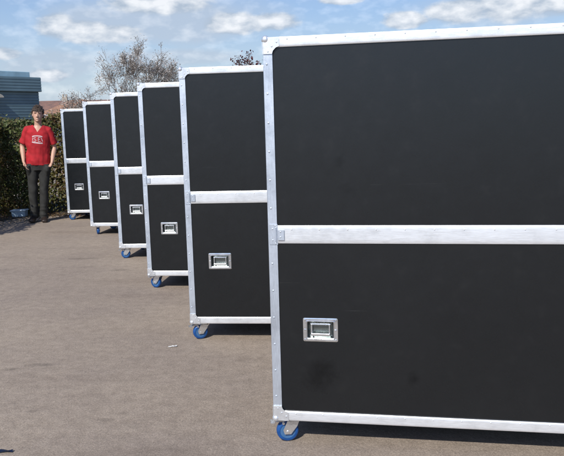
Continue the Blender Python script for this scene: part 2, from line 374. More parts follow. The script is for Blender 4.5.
def make_case(label):
    root = empty('flight_case', (0, 0, 0))
    y0 = -DEP / 2
    TW = .040
    ins = .004
    # --- lower shell with a hole for the recessed handle in its front
    hx, hz, hw, hh = .2105 - HW, .5305, .058, .038
    def shell(z0, z1, hole):
        bm = bmesh.new()
        box(bm, -HW + ins, HW - ins, y0 + ins + .03, -y0 - ins, z0, z1)
        Y0, Y1 = y0 + ins, y0 + ins + .03
        if hole:
            box(bm, -HW + ins, hx - hw, Y0, Y1, z0, z1)
            box(bm, hx + hw, HW - ins, Y0, Y1, z0, z1)
            box(bm, hx - hw, hx + hw, Y0, Y1, z0, hz - hh)
            box(bm, hx - hw, hx + hw, Y0, Y1, hz + hh, z1)
        else:
            box(bm, -HW + ins, HW - ins, Y0, Y1, z0, z1)
        bmesh.ops.remove_doubles(bm, verts=bm.verts[:], dist=1e-5)
        # drop the internal doubled faces
        kill = [f for f in bm.faces if False]
        return bm
    obj('lower_shell', shell(C0 + ins, MB + .004, True), M_panel, root)
    obj('upper_shell', shell(MT - .004, HB - ins, False), M_panel, root)
    # --- horizontal trims, convex brushed aluminium angle, front + back, plus top flange and side runs
    def htrim(name, z0, z1, flange=None, seam=None):
        bm = bmesh.new()
        a, b = -HW + .0385, HW - .0385
        strips = [(z0, z1)] if seam is None else [(z0, seam - .0003), (seam + .0003, z1)]
        for s0, s1 in strips:
            pts = [(y0 + p[0], p[1]) for p in arc_profile(s0, s1, min(.0026, (s1 - s0) * .065), .0012)]
            prism(bm, pts, 0, a, b)
        if seam is not None: pass
        k = 20
        for i in range(k):
            x = a + .06 + (b - a - .12) * i / (k - 1)
            for s0, s1 in strips: rivet(bm, x + (.03 if s0 > z0 else 0), y0 - .0045, s0 + (s1 - s0) * .78, -1, .0032)
        mirror_back(bm)
        # end faces (side runs)
        for sx in (-1, 1):
            for s0, s1 in strips:
                box(bm, min(sx * HW, sx * (HW - .004)), max(sx * HW, sx * (HW - .004)), y0 + .041, -y0 - .041, s0, s1)
        if flange is not None:
            zf = flange
            for s in (-1, 1):
                ya, yb = sorted((s * y0, s * (y0 + .038)))
                box(bm, a, b, ya, yb, zf - .0008, zf + .0012)
            for sx in (-1, 1):
                xa, xb = sorted((sx * HW, sx * (HW - .038)))
                box(bm, xa, xb, y0 + .041, -y0 - .041, zf - .0006, zf + .0014)
        return obj(name, bm, M_aluh, root)
    htrim('top_trim', HB - TW, HB, HB - .001)
    htrim('middle_trim', MB, MT)
    htrim('bottom_trim', C0, C0 + .043, C0)
    # --- upright corner angles
    for sx in (-1, 1):
        for sy in (-1, 1):
            bm = bmesh.new()
            xa, xb = sorted((sx * (HW + .0012), sx * (HW - .037)))
            ya, yb = sorted((sy * (-y0 + .0018), sy * (-y0 - .0012)))
            box(bm, xa, xb, ya, yb, C0 + .002, HB - .002, .0008)
            xa, xb = sorted((sx * (HW + .0018), sx * (HW - .0012)))
            ya, yb = sorted((sy * (-y0 + .0008), sy * (-y0 - .037)))
            box(bm, xa, xb, ya, yb, C0 + .002, HB - .002, .0008)
            z = C0 + .11
            while z < HB - .08:
                if not (MB - .03 < z < MT + .03):
                    rivet(bm, sx * (HW - .013), sy * (-y0 + .0022), z, sy, .0045)
                z += .118
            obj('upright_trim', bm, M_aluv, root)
    # --- corner plates with ball corner
    for sx in (-1, 1):
        for sy in (-1, 1):
            for top in (0, 1):
                bm = bmesh.new()
                L_, wd = .066, .0405
                pl = [(0, 0), (L_, 0), (L_, wd * .9), (L_ - .01, wd), (wd + .012, wd + .0015), (wd + .0065, wd + .0065), (wd + .0015, wd + .012), (wd, L_ - .012), (wd * .9, L_), (0, L_)]
                zc = HB if top else C0
                dz = -1 if top else 1
                pts = [(sx * (HW - p[0]), zc + dz * p[1]) for p in pl]
                a, b = sorted((sy * (-y0 + .0066), sy * (-y0 + .0042)))
                prism(bm, pts, 1, a, b)
                pts2 = [(sy * (-y0 - p[0]), zc + dz * p[1]) for p in pl]
                a, b = sorted((sx * (HW + .0024), sx * (HW + .0044)))
                prism(bm, pts2, 0, a, b)
                ball(bm, (sx * (HW - .009), sy * (-y0 - .004), zc + dz * .008),   .0165, u=18, v=12)
                for (px, pz) in ((.056, .02), (.02, .056), (.036, .036)):
                    rivet(bm, sx * (HW - px), sy * (-y0 + .0068), zc + dz * pz, sy, .0042)
                obj('ball_corner', bm, M_plate, root, smooth=False)
    # --- lip bracket at the joint of lid and base
    for sx in (-1, 1):
        for sy in (-1, 1):
            bm = bmesh.new()
            xa, xb = sorted((sx * (HW - .0405), sx * (HW - .068)))
            ya, yb = sorted((sy * (-y0 + .0062), sy * (-y0 + .0098)))
            box(bm, xa, xb, ya, yb, MB + .014, MT - .018, .001)
            xa, xb = sorted((sx * (HW - .004), sx * (HW - .0395)))
            ya, yb = sorted((sy * (-y0 + .0024), sy * (-y0 + .0046)))
            box(bm, xa, xb, ya, yb, MB - .006, MT + .006, .0008)
            cyl(bm, (sx * (HW - .0325), sy * (-y0 + .006), (MB + MT) / 2), .0035, .062, 'z', 10)
            for px, pz in ((.052, .028), (.052, .05), (.018, .014), (.018, .062), (.03, .0), (.03, .076)):
                rivet(bm, sx * (HW - px), sy * (-y0 + (.0102 if px > .04 else .005)), MB + pz, sy, .0036)
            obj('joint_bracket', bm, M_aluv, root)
    # --- recessed handle
    bm = bmesh.new()
    ow, oh = .0735, .0515
    yy = y0 + ins - .0022
    def rect(w_, h_, y_, r_=.006, k=3):
        out = []
        for cx, cz, a0 in ((w_ - r_, h_ - r_, 0), (-w_ + r_, h_ - r_, 90), (-w_ + r_, -h_ + r_, 180), (w_ - r_, -h_ + r_, 270)):
            for i in range(k + 1):
                a = R(a0 + 90 * i / k); out.append((hx + cx + r_ * math.cos(a), y_, hz + cz + r_ * math.sin(a)))
        return out
    rings = [rect(ow, oh, yy + .0018), rect(ow, oh, yy), rect(ow - .005, oh - .005, yy - .0012), rect(hw + .004, hh + .004, yy - .0008), rect(hw + .001, hh + .001, yy - .0036, .005),
             rect(hw - .002, hh - .002, yy - .002, .005), rect(hw - .009, hh - .008, yy + .019, .004), rect(hw - .012, hh - .011, yy + .021, .004)]
    vv = [[bm.verts.new(p) for p in r] for r in rings]
    for i in range(len(vv) - 1):
        for k in range(len(vv[0])):
            j = (k + 1) % len(vv[0]); bm.faces.new((vv[i][k], vv[i][j], vv[i + 1][j], vv[i + 1][k]))
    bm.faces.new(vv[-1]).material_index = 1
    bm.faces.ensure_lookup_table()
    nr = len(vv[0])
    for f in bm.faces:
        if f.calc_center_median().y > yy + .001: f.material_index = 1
    bmesh.ops.recalc_face_normals(bm, faces=bm.faces[:])
    for px in (-1, 1):
        for pz in (-1, 1): rivet(bm, hx + px * .0655, yy - .0015, hz + pz * .0435, -1, .0042)
        rivet(bm, hx + px * .0655, yy - .0015, hz, -1, .0042)
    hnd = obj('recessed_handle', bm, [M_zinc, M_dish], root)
    bm = bmesh.new()
    cyl(bm, (hx, yy + .006, hz + .024), .0042, .084, 'x', 12)
    for k in range(-5, 6):
        cyl(bm, (hx + k * .0068, yy + .006, hz + .024), .0064, .0032, 'x', 12)
    obj('hinge_spring', bm, M_zinc, hnd)
    bm = bmesh.new()
    for s in (-1, 1):
        box(bm, hx + s * .038 - .003, hx + s * .038 + .003, yy + .001, yy + .006, hz - .020, hz + .024, .001)
    box(bm, hx - .041, hx + .041, yy - .004, yy + .005, hz - .027, hz - .0145, .003, 2)
    obj('grip', bm, M_zinc, hnd)
    # --- castors
    for i, (sx, sy) in enumerate(((-1, -1), (1, -1), (-1, 1), (1, 1))):
        c = empty('caster', (0, 0, 0)); c.parent = root
        cx, cy = sx * (HW - .074), sy * (-y0 - .060)
        c.location = (cx, cy, 0); c.rotation_euler = (0, 0, (R(62), R(200), R(-35), R(150))[i])
        bm = bmesh.new()
        box(bm, -.046, .046, -.040, .040, C0 - .006, C0 - .0025, .001)
        for a in (-1, 1):
            for b_ in (-1, 1): cyl(bm, (a * .036, b_ * .03, C0 - .009), .006, .008, 'z', 6)
        obj('mounting_plate', bm, M_zinc, c)
        bm = bmesh.new()
        cyl(bm, (0, 0, C0 - .0115), .030, .011, 'z', 24)
        tr = .026   # trail
        for s in (-1, 1):
            pts = [(-.026, C0 - .016), (.026, C0 - .016), (tr + .020, .058), (tr + .014, .038), (tr - .014, .038), (-.016, .075)]
            a, b_ = sorted((s * .0225, s * .0255)); 
            prism(bm, [(p[0], p[1]) for p in pts], 1, a, b_)
        box(bm, -.026, .026, -.0255, .0255, C0 - .0205, C0 - .0165)
        cyl(bm, (tr, 0, .049), .006, .060, 'y', 10)
        obj('fork', bm, M_zinc, c)
        bm = bmesh.new()
        # tyre: lathe about y
        prof = [(-.0175, .034), (-.0175, .042), (-.013, .0475), (-.005, .0492), (.005, .0492), (.013, .0475), (.0175, .042), (.0175, .034)]
        sg = 32; rr = []
        for k in range(sg):
            a = 2 * math.pi * k / sg
            rr.append([bm.verts.new((tr + r_ * math.cos(a), y_, .0492 + r_ * math.sin(a))) for y_, r_ in prof])
        for k in range(sg):
            j = (k + 1) % sg
            for q in range(len(prof) - 1): bm.faces.new((rr[k][q], rr[j][q], rr[j][q + 1], rr[k][q + 1]))
        bmesh.ops.recalc_face_normals(bm, faces=bm.faces[:])
        obj('tyre', bm, M_blue, c, smooth=True)
        bm = bmesh.new()
        cyl(bm, (tr, 0, .0492), .0345, .030, 'y', 24); cyl(bm, (tr, 0, .0492), .014, .040, 'y', 16)
        obj('wheel_hub', bm, M_blue if False else M_hub, c)
        if sy < 0 or True:
            bm = bmesh.new()
            box(bm, tr + .012, tr + .060, -.018, .018, .094, .098, .001)
            box(bm, tr + .055, tr + .075, -.018, .018, .086, .0935, .001)
            cyl(bm, (tr + .018, 0, .088), .006, .046, 'y', 10)
            obj('brake_pedal', bm, M_zinc, c)
    return root

def kids(o): return [c for c in bpy.data.objects if c.parent == o]
def copy_tree(o, parent=None):
    c = o.copy(); COL.objects.link(c); c.parent = parent
    for ch in kids(o): copy_tree(ch, c)
    return c

# left front bottom corner of each case, yaw in degrees, height factor
CASES = [(-.0566, 2.8392, -9.99, .9914), (-.6141, 4.3598, -5.54, 1.0022), (-1.1781, 5.8669, -6.39, 1.0085),
         (-1.7625, 7.3216, -5.73, 1.0104), (-2.5558, 9.1028, -6.62, 1.0040), (-3.3559, 10.7194, -5.76, .9832)]
LABELS = ['nearest and largest black flight case, running out of the right side of the picture',
          'second black flight case from the camera, directly behind the nearest one',
          'third black flight case from the camera, partly hidden by the second one',
          'fourth black flight case from the camera, with bright sun glinting across its middle rail',
          'fifth black flight case, second from the far end of the row',
          'farthest and smallest looking black flight case, beside the man in the red t-shirt']
proto = make_case('')
TURN = [194, 204, 162, 188, 115, 205]
roots = []
for i, (x, y, a, hs) in enumerate(CASES):
    o = proto if i == 0 else copy_tree(proto)
    roots.append(o)
for i, (x, y, a, hs) in enumerate(CASES):
    o = roots[i]; a = R(a)
    o.location = (x + HW * math.cos(a) - DEP / 2 * math.sin(a), y + HW * math.sin(a) + DEP / 2 * math.cos(a), 0)
    o.rotation_euler = (0, 0, a); o.scale = (1, 1, hs)
    tag(o, LABELS[i], 'flight case', 'black flight cases in a staggered row')
    cs = [c for c in kids(o) if c.name.startswith('caster')]
    for j, c in enumerate(cs):
        c.rotation_euler.z = R(TURN[i] + (0, 140, -97, 88)[j])
for ch in kids(roots[0]):
    if ch.name.startswith(('lower_shell', 'upper_shell')):
        ch.data = ch.data.copy(); ch.data.materials[0] = M_panel_st

# ------------------------------------------------------------------ hedge
def leaf_cloud(samples, size, squash=.55):
    vs, fs = [], []
    for (p, nrm) in samples:
        s = size * random.uniform(.6, 1.35)
        d = (Vector(nrm) + Vector((random.gauss(0, .7), random.gauss(0, .7), random.gauss(0, .7)))).normalized()
        t = d.orthogonal().normalized(); t.rotate(Matrix.Rotation(random.uniform(0, 6.28), 3, d)); b = d.cross(t)
        i = len(vs); p = Vector(p)
        vs += [p - t * s, p + b * s * squash + d * s * .15, p + t * s, p - b * s * squash + d * s * .15]
        fs.append((i, i + 1, i + 2)); fs.append((i, i + 2, i + 3))
    return [tuple(v) for v in vs], fs

def leaf_mat(name, cols, rough=.5, trans=.14, tint=.8):
    m, n, l, b = new_mat(name)
    g = N(n, 'ShaderNodeNewGeometry'); r = ramp(n, [(i / max(1, len(cols) - 1), c) for i, c in enumerate(cols)])
    l.new(g.outputs['Random Per Island'], r.inputs[0])
    tc = N(n, 'ShaderNodeTexCoord'); nz = N(n, 'ShaderNodeTexNoise', Scale=1.6, Detail=5.0); l.new(tc.outputs['Object'], nz.inputs['Vector'])
    r2 = ramp(n, [(.35, (1.25, .85, .6)), (.6, (.85, 1.1, .9))]); l.new(nz.outputs[0], r2.inputs[0])
    x = N(n, 'ShaderNodeMixRGB', blend_type='MULTIPLY'); x.inputs[0].default_value = tint; l.new(r.outputs[0], x.inputs[1]); l.new(r2.outputs[0], x.inputs[2])
    l.new(x.outputs[0], b.inputs['Base Color']); b.inputs['Roughness'].default_value = rough; b.inputs['Specular IOR Level'].default_value = .35
    tr = N(n, 'ShaderNodeBsdfTranslucent'); l.new(x.outputs[0], tr.inputs[0])
    ms = N(n, 'ShaderNodeMixShader'); ms.inputs[0].default_value = trans
    l.new(b.outputs[0], ms.inputs[1]); l.new(tr.outputs[0], ms.inputs[2]); l.new(ms.outputs[0], n['Material Output'].inputs['Surface'])
    return m

def make_hedge():
    # path of the hedge centre line: a wing running towards the camera on the left, then across behind the cases
    path = [Vector((-5.12, 8.3)), Vector((-5.5, 12.25)), Vector((-1.6, 12.85)), Vector((9, 14.0))]
    dens = [5200, 7500, 2200]
    half = .80
    def topz(x, y):
        z = 1.58 + .09 * noise.noise(Vector((x * 1.3, y * 1.3, 0))) + .05 * noise.noise(Vector((x * 4, y * 4, 2)))
        if x > -4.35 and y > 11: z += .13 * max(0, min(1, (x + 4.22) / .25)) - .03
        return z
    samples = []
    for k in range(len(path) - 1):
        a, b = path[k], path[k + 1]; L_ = (b - a).length; d = (b - a) / L_; nn = Vector((d.y, -d.x))
        cnt = int(dens[k] * L_ * 1.15)
        ext = half if k == 0 else 0
        for _ in range(cnt):
            u = random.uniform(-(.0 if k else 0), L_ + ext) ; face = random.random()
            if face < .46:     # right/front face
                z = random.random() ** .85; h = topz(*(a + d * u)); zz = z * h
                off = half * (1 - .10 * z ** 3) + .13 * noise.noise(Vector((u * 1.7 + k * 9, zz * 2.2, 3))) + .09 * noise.noise(Vector((u * 5 + k * 9, zz * 5, 3)))
                off -= abs(random.gauss(0, .06)); p = a + d * u + nn * off
                if zz < .10 and random.random() < .5: continue
                samples.append(((p.x, p.y, zz), (nn.x, nn.y, .3)))
            elif face < .68:   # top
                o = random.uniform(-half, half); p = a + d * u + nn * o; h = topz(p.x, p.y) - .16 * abs(o / half) ** 4 - abs(random.gauss(0, .05))
                h += .04 * noise.noise(Vector((p.x * 8, p.y * 8, 5))) + (random.random() ** 8) * .10
                samples.append(((p.x, p.y, h), (nn.x * .3, nn.y * .3, 1)))
            elif face < .95:   # inner fill
                o = random.uniform(-half, half); p = a + d * u + nn * o
                samples.append(((p.x, p.y, random.uniform(.02, 1.35)), (0, 0, 1)))
            else:              # back
                zz = random.random() * 1.5; p = a + d * u - nn * (half - abs(random.gauss(0, .06)))
                samples.append(((p.x, p.y, zz), (-nn.x, -nn.y, .3)))
    for _ in range(2600):      # near end of the wing
        samples.append(((random.uniform(-5.9, -4.34), 8.3 - .08 + random.gauss(0, .06), random.uniform(.05, 1.55)), (0, -1, .2)))
    root = empty('hedge', (-1.5, 12.8, 0)); off = root.location
    samples = [((p[0] - off.x, p[1] - off.y, p[2]), q) for p, q in samples]
    lm = leaf_mat('hedge leaves', [(.035, .045, .015), (.070, .078, .024), (.105, .108, .034), (.10, .074, .034), (.085, .048, .026), (.080, .090, .027), (.15, .135, .055)])
    obj('foliage', leaf_cloud(samples, .030), lm, root)
    # stems
    bm = bmesh.new()
    for k in range(3):
        a, b = path[k], path[k + 1]; L_ = (b - a).length; c = int(L_ * 5)
        for i in range(c):
            p = a + (b - a) * ((i + random.random()) / c) + Vector((random.uniform(-.4, .4), random.uniform(-.4, .4)))
            q = Vector((p.x - off.x, p.y - off.y, 0)); rings = []; r0 = random.uniform(.012, .028)
            for j in range(5):
                rings.append(((q.x, q.y, j * .32), r0 * (1 - j * .17), r0 * (1 - j * .17))); q.x += random.uniform(-.09, .09); q.y += random.uniform(-.09, .09)
            loft(bm, rings, 6)
    obj('stems', bm, simple('hedge stems', (.07, .05, .035), .9), root)
    tag(root, 'clipped green and brown leafy hedge behind the man in red', 'hedge')
make_hedge()

# ------------------------------------------------------------------ trees
def grow_tree(seed, height, spread, lean, levels, twigs_r, fork=(3, 4), up=.35):
    rnd = random.Random(seed)
    bm = bmesh.new(); tips = []
    def tube(pts, r0, r1, seg):
        rings = []
        for i, p in enumerate(pts):
            r = r0 + (r1 - r0) * i / (len(pts) - 1); rings.append((p, r, r))
        loft(bm, rings, seg, cap=False)
    def br(p, d, L_, r, lv):
        k = 4 if lv < 3 else 3; pts = [p.copy()]; q = p.copy(); dd = d.copy()
        for i in range(k):
            dd = (dd + Vector((rnd.gauss(0, .13), rnd.gauss(0, .13), rnd.gauss(0, .10) + up * .10))).normalized()
            q = q + dd * (L_ / k); pts.append(q.copy())
        r1 = max(twigs_r, r * .58)
        tube(pts, r, r1, (8, 6, 5, 4, 3, 3, 3)[min(lv, 6)])
        if lv >= levels:
            tips.append((pts[-1].copy(), dd.copy())); tips.append((pts[-2].copy(), dd.copy())); return
        nb = rnd.randint(*fork) + (1 if lv == 0 else 0)
        for j in range(nb):
            t = 1.0 if j == 0 else rnd.uniform(.35, 1.0)
            idx = t * k; i0 = min(int(idx), k - 1); base = pts[i0].lerp(pts[i0 + 1], idx - i0)
            ax = dd.orthogonal().normalized(); ax.rotate(Matrix.Rotation(rnd.uniform(0, 6.283), 3, dd))
            nd = dd.copy(); ang = rnd.uniform(.3, .85) * (spread if lv < 3 else 1) * (.35 if j == 0 else 1)
            nd.rotate(Matrix.Rotation(ang, 3, ax)); nd = (nd + Vector((lean * .15, 0, up * .22))).normalized()
            br(base, nd, L_ * rnd.uniform(.62, .86), max(twigs_r, r1 * rnd.uniform(.6, .8)), lv + 1)
    br(Vector((0, 0, 0)), Vector((0, 0, 1)), height * .25, height * .028, 0)
    return bm, tips

def make_tree(name, loc, seed, height, width, label, cat, bark, leafm, leaf_size, per_tip, levels=6, fork=(3, 4), spread=1.0, twig=.010, lean=0, up=.35, group=None):
    root = empty(name, loc)
    bm, tips = grow_tree(seed, 6.0, spread, lean, levels, twig * 6.0 / height, fork, up)
    # fit the grown tree to its measured height and width
    zs = max(v.co.z for v in bm.verts); xa = sorted(v.co.x for v in bm.verts); xw = (xa[int(len(xa) * .985)] - xa[int(len(xa) * .015)])
    cxm = (xa[int(len(xa) * .985)] + xa[int(len(xa) * .015)]) / 2
    sx, sz = width / xw, height / zs
    def T(v):
        k = min(1, v.z / (zs * .35)); return Vector(((v.x - cxm * k) * sx, v.y * sx, v.z * sz))
    for v in bm.verts: v.co = T(v.co)
    obj('trunk', bm, bark, root)
    samples = []
    rnd = random.Random(seed + 1)
    for p, d in tips:
        p = T(p)
        for _ in range(per_tip):
            q = p + Vector((rnd.gauss(0, .09), rnd.gauss(0, .09), rnd.gauss(0, .09)))
            samples.append((q, (0, 0, 1)))
    if samples:
        obj('crown', leaf_cloud(samples, leaf_size, .6), leafm, root)
    tag(root, label, cat, group)
    return root, len(tips)

bark = simple('grey brown bark', (.23, .20, .175), .9, 0, .25, 12)
blossom = leaf_mat('pale opening buds', [(.60, .57, .56), (.66, .62, .61), (.30, .28, .25), (.10, .09, .06), (.30, .25, .21)], .7, .2, .1)
plum = leaf_mat('plum leaves', [(.06, .012, .018), (.10, .02, .03), (.14, .05, .06)], .6, .3)
greenb = leaf_mat('young bush leaves', [(.05, .07, .02), (.09, .10, .03), (.16, .15, .08)], .6, .3)
_, nt = make_tree('budding_tree', (-7.65, 40, 0), 6, 6.35, 3.75, 'large bare budding tree with dense grey twigs, showing above the third and fourth flight cases', 'tree', bark, blossom, .040, 2, 7, (3, 3), 1.25, .008, 0, .12)
print('tips', nt)
make_tree('bare_bush', (-10.0, 36, 0), 23, 3.55, 2.6, 'low pale bare bush left of the large budding tree, above the fifth flight case', 'bush', bark, blossom, .034, 2, 6, (3, 3), 1.3, .007, 0, .1)
make_tree('plum_tree', (-.55, 30, 0), 31, 4.55, 2.0, 'dark purple leaved tree peeping over the second flight case', 'tree', bark, plum, .05, 8, 5, (3, 3), 1.1, .012)

# ------------------------------------------------------------------ building
def ribbed(name, col, scale, vec_axis='z'):
    m, n, l, b = new_mat(name)
    tc = N(n, 'ShaderNodeTexCoord'); nz = N(n, 'ShaderNodeTexNoise', Scale=1.2, Detail=6.0); l.new(tc.outputs['Object'], nz.inputs['Vector'])
    r = ramp(n, [(.3, tuple(c * .85 for c in col)), (.7, tuple(c * 1.12 for c in col))]); l.new(nz.outputs[0], r.inputs[0])
    l.new(r.outputs[0], b.inputs['Base Color']); b.inputs['Roughness'].default_value = .5
    return m
def make_building():
    root = empty('clad_building', (-12.0, 35, 0), R(50))     # origin at the right hand front corner
    blue = ribbed('blue grey cladding', (.092, .150, .182), 1)
    pale = simple('pale parapet', (.24, .37, .44), .5, 0, .12, 3)
    x0, x1, yf, yb = -14.0, 0.0, 0.0, 7
    def boards(z, ztop, yy):
        prof = []
        while z < ztop:      # horizontal cladding boards, each with a real lip
            prof += [(yy, z), (yy - .022, z + .02), (yy - .022, z + .105), (yy, z + .12)]; z += .14
        return prof, z
    bm = bmesh.new(); prof, H1 = boards(0, 3.30, yf)
    prism(bm, prof + [(yf, H1), (yb, H1), (yb, 0)], 0, x0, x1)
    obj('lower_wall', bm, blue, root)
    bm = bmesh.new(); prof, z = boards(H1 + .002, 4.05, yf - .20)
    prism(bm, prof + [(yf - .20, z), (yb + .1, z), (yb + .1, H1 + .002)], 0, x0, x1 + .06)
    obj('fascia', bm, blue, root)
    bm = bmesh.new(); box(bm, x0, x1 - .30, yf + .15, yb - .1, z + .003, z + .28, .02)
    obj('parapet', bm, pale, root)
    bm = bmesh.new(); box(bm, -4.2, -2.35, yf - .05, yf + .1, .9, 2.95)
    dw = obj('window', bm, simple('dark glass', (.012, .014, .016), .15), root)
    bm = bmesh.new()
    box(bm, -4.2, -2.3, yf - .10, yf - .051, 2.95, 3.02); box(bm, -4.2, -2.3, yf - .10, yf - .051, .84, .9); box(bm, -2.37, -2.3, yf - .10, yf - .051, .9, 2.95)
    box(bm, -3.0, -2.94, yf - .10, yf - .051, .9, 2.95)
    obj('frame', bm, simple('window frame', (.25, .27, .28), .5), dw)
    bm = bmesh.new()
    pts = [(-2.55 + .42 * math.cos(t * math.pi / 10), 3.04 + .20 * math.sin(t * math.pi / 10)) for t in range(11)]
    prism(bm, pts, 1, yf - .55, yf - .101)
    obj('awning', bm, simple('pale awning', (.35, .33, .28), .7), root)
    tag(root, 'blue grey building with horizontal cladding behind the hedge at far left', 'building')
make_building()

# ------------------------------------------------------------------ far houses and hill
def tile_mat(name, col):
    m, n, l, b = new_mat(name)
    tc = N(n, 'ShaderNodeTexCoord'); br = N(n, 'ShaderNodeTexBrick', Scale=4.0); l.new(tc.outputs['Object'], br.inputs['Vector'])
    br.inputs['Color1'].default_value = (*col, 1); br.inputs['Color2'].default_value = (*(c * .75 for c in col), 1); br.inputs['Mortar'].default_value = (*(c * .4 for c in col), 1)
    nz = N(n, 'ShaderNodeTexNoise', Scale=1.5, Detail=6.0); l.new(tc.outputs['Object'], nz.inputs['Vector'])
    r = ramp(n, [(.3, (.7, .75, .8)), (.7, (1.2, 1.1, 1.0))]); l.new(nz.outputs[0], r.inputs[0])
    x = N(n, 'ShaderNodeMixRGB', blend_type='MULTIPLY'); x.inputs[0].default_value = 1; l.new(br.outputs[0], x.inputs[1]); l.new(r.outputs[0], x.inputs[2]); l.new(x.outputs[0], b.inputs['Base Color'])
    b.inputs['Roughness'].default_value = .85
    return m
brick = simple('brick wall', (.26, .14, .10), .9, 0, .2, 3)
def house(loc, rz, L_, D_, eave, ridge, roofm, wallm, label, chim=None, hip=0.0):
    root = empty('house', loc, rz)
    bm = bmesh.new(); box(bm, -L_ / 2, L_ / 2, -D_ / 2, D_ / 2, 0, eave)
    obj('wall', bm, wallm, root)
    bm = bmesh.new(); o = .35
    A = [(-L_ / 2 - o, -D_ / 2 - o, eave), (L_ / 2 + o, -D_ / 2 - o, eave), (L_ / 2 + o, D_ / 2 + o, eave), (-L_ / 2 - o, D_ / 2 + o, eave)]
    A = [(x, y, z + .003) for x, y, z in A]
    B = [(-L_ / 2 - o + hip, 0, ridge), (L_ / 2 + o - hip, 0, ridge)]
    v = [bm.verts.new(p) for p in A + B]
    for f in ((0, 1, 5, 4), (2, 3, 4, 5), (3, 0, 4), (1, 2, 5), (3, 2, 1, 0)): bm.faces.new([v[i] for i in f])
    bmesh.ops.recalc_face_normals(bm, faces=bm.faces[:])
    rf = obj('roof', bm, roofm, root)
    if chim is not None:
        bm = bmesh.new(); box(bm, chim - .3, chim + .3, -.25, .25, ridge - .6, ridge + .45); cyl(bm, (chim - .2, 0, ridge + .6), .10, .3); cyl(bm, (chim + .2, 0, ridge + .6), .10, .3)
        obj('chimney', bm, simple('pale chimney', (.40, .36, .30), .9), rf)
    fr = simple('white window frame', (.7, .7, .7), .4)
    for wx in (-L_ * .3, 0, L_ * .3):
        bm = bmesh.new()
        for a in ((-.65, -.55, 0, 1.3), (.55, .65, 0, 1.3), (-.55, .55, 0, .1), (-.55, .55, 1.2, 1.3), (-.04, .04, .1, 1.2)):
            box(bm, wx + a[0], wx + a[1], -D_ / 2 - .06, -D_ / 2 - .003, eave - 1.9 + a[2], eave - 1.9 + a[3])
        wn = obj('window', bm, fr, root)
        bm = bmesh.new(); box(bm, wx - .549, wx + .549, -D_ / 2 - .03, -D_ / 2 - .004, eave - 1.799, eave - .701)
        obj('pane', bm, simple('window pane', (.03, .035, .04), .1), wn)
    tag(root, label, 'house')
orange = tile_mat('orange brown tiles', (.34, .19, .12)); brownt = tile_mat('brown tiles', (.24, .14, .11))
house((-17.2, 60, 0), R(-24), 5.2, 7.5, 2.2, 4.05, orange, brick, 'distant house with orange brown hipped roof, right behind the man', None, 2.2)
house((-27.2, 85, 0), R(8), 15, 8, 3.4, 5.1, brownt, brick, 'more distant house with long dull brown roof and pale chimney', 1.2)
white = simple('white render', (.80, .80, .79), .7, 0, .05, 5)
def shed():
    root = empty('white_outbuilding', (-13.35, 40, 0))
    bm = bmesh.new(); box(bm, -.42, .42, -1, 1, 0, 2.27, .02); obj('wall', bm, white, root)
    bm = bmesh.new(); box(bm, -.50, .50, -1.1, 1.1, 2.273, 2.34, .01); obj('roof', bm, simple('pale roof felt', (.6, .6, .62), .8), root)
    tag(root, 'small white outbuilding just right of the head of the man', 'outbuilding')
shed()
def hill():
    bm = bmesh.new(); xs = 60; ys = 14; g = []
    for j in range(ys):
        row = []
        for i in range(xs):
            x = -420 + 840 * i / (xs - 1); y = 170 + 330 * j / (ys - 1)
            t = min(1, j / 6); t = t * t * (3 - 2 * t)
            z = -1 + t * (9 + 3.5 * noise.noise(Vector((x * .012, y * .01, 1))) + 1.5 * noise.noise(Vector((x * .05, y * .05, 1))))
            row.append(bm.verts.new((x, y, z)))
        g.append(row)
    for j in range(ys - 1):
        for i in range(xs - 1): bm.faces.new((g[j][i], g[j][i + 1], g[j + 1][i + 1], g[j + 1][i]))
    m = simple('wooded hillside', (.085, .085, .05), .95, 0, .5, .06, .6, .2)
    tag(obj('hills', bm, m, smooth=True), kind='structure')
hill()

def fallen():
    rnd = random.Random(9); sm = []
    for _ in range(2600):
        x = rnd.uniform(-4.9, -1.5); y = 10.9 + (x + 4.9) * .22 + rnd.gauss(.25, .32)
        if x < -4.2: y = rnd.uniform(9.3, 11.4); x += rnd.gauss(0, .12)
        sm.append(((x, y, .010 + rnd.random() * .01), (0, 0, 3)))
    tag(obj('leaf_litter', leaf_cloud(sm, .018), leaf_mat('dry leaves', [(.10, .06, .03), (.16, .10, .05), (.07, .05, .03)], .8, .1)), 'scattered dry brown leaves on the ground along the foot of the hedge', 'leaf litter', kind='stuff')
fallen()

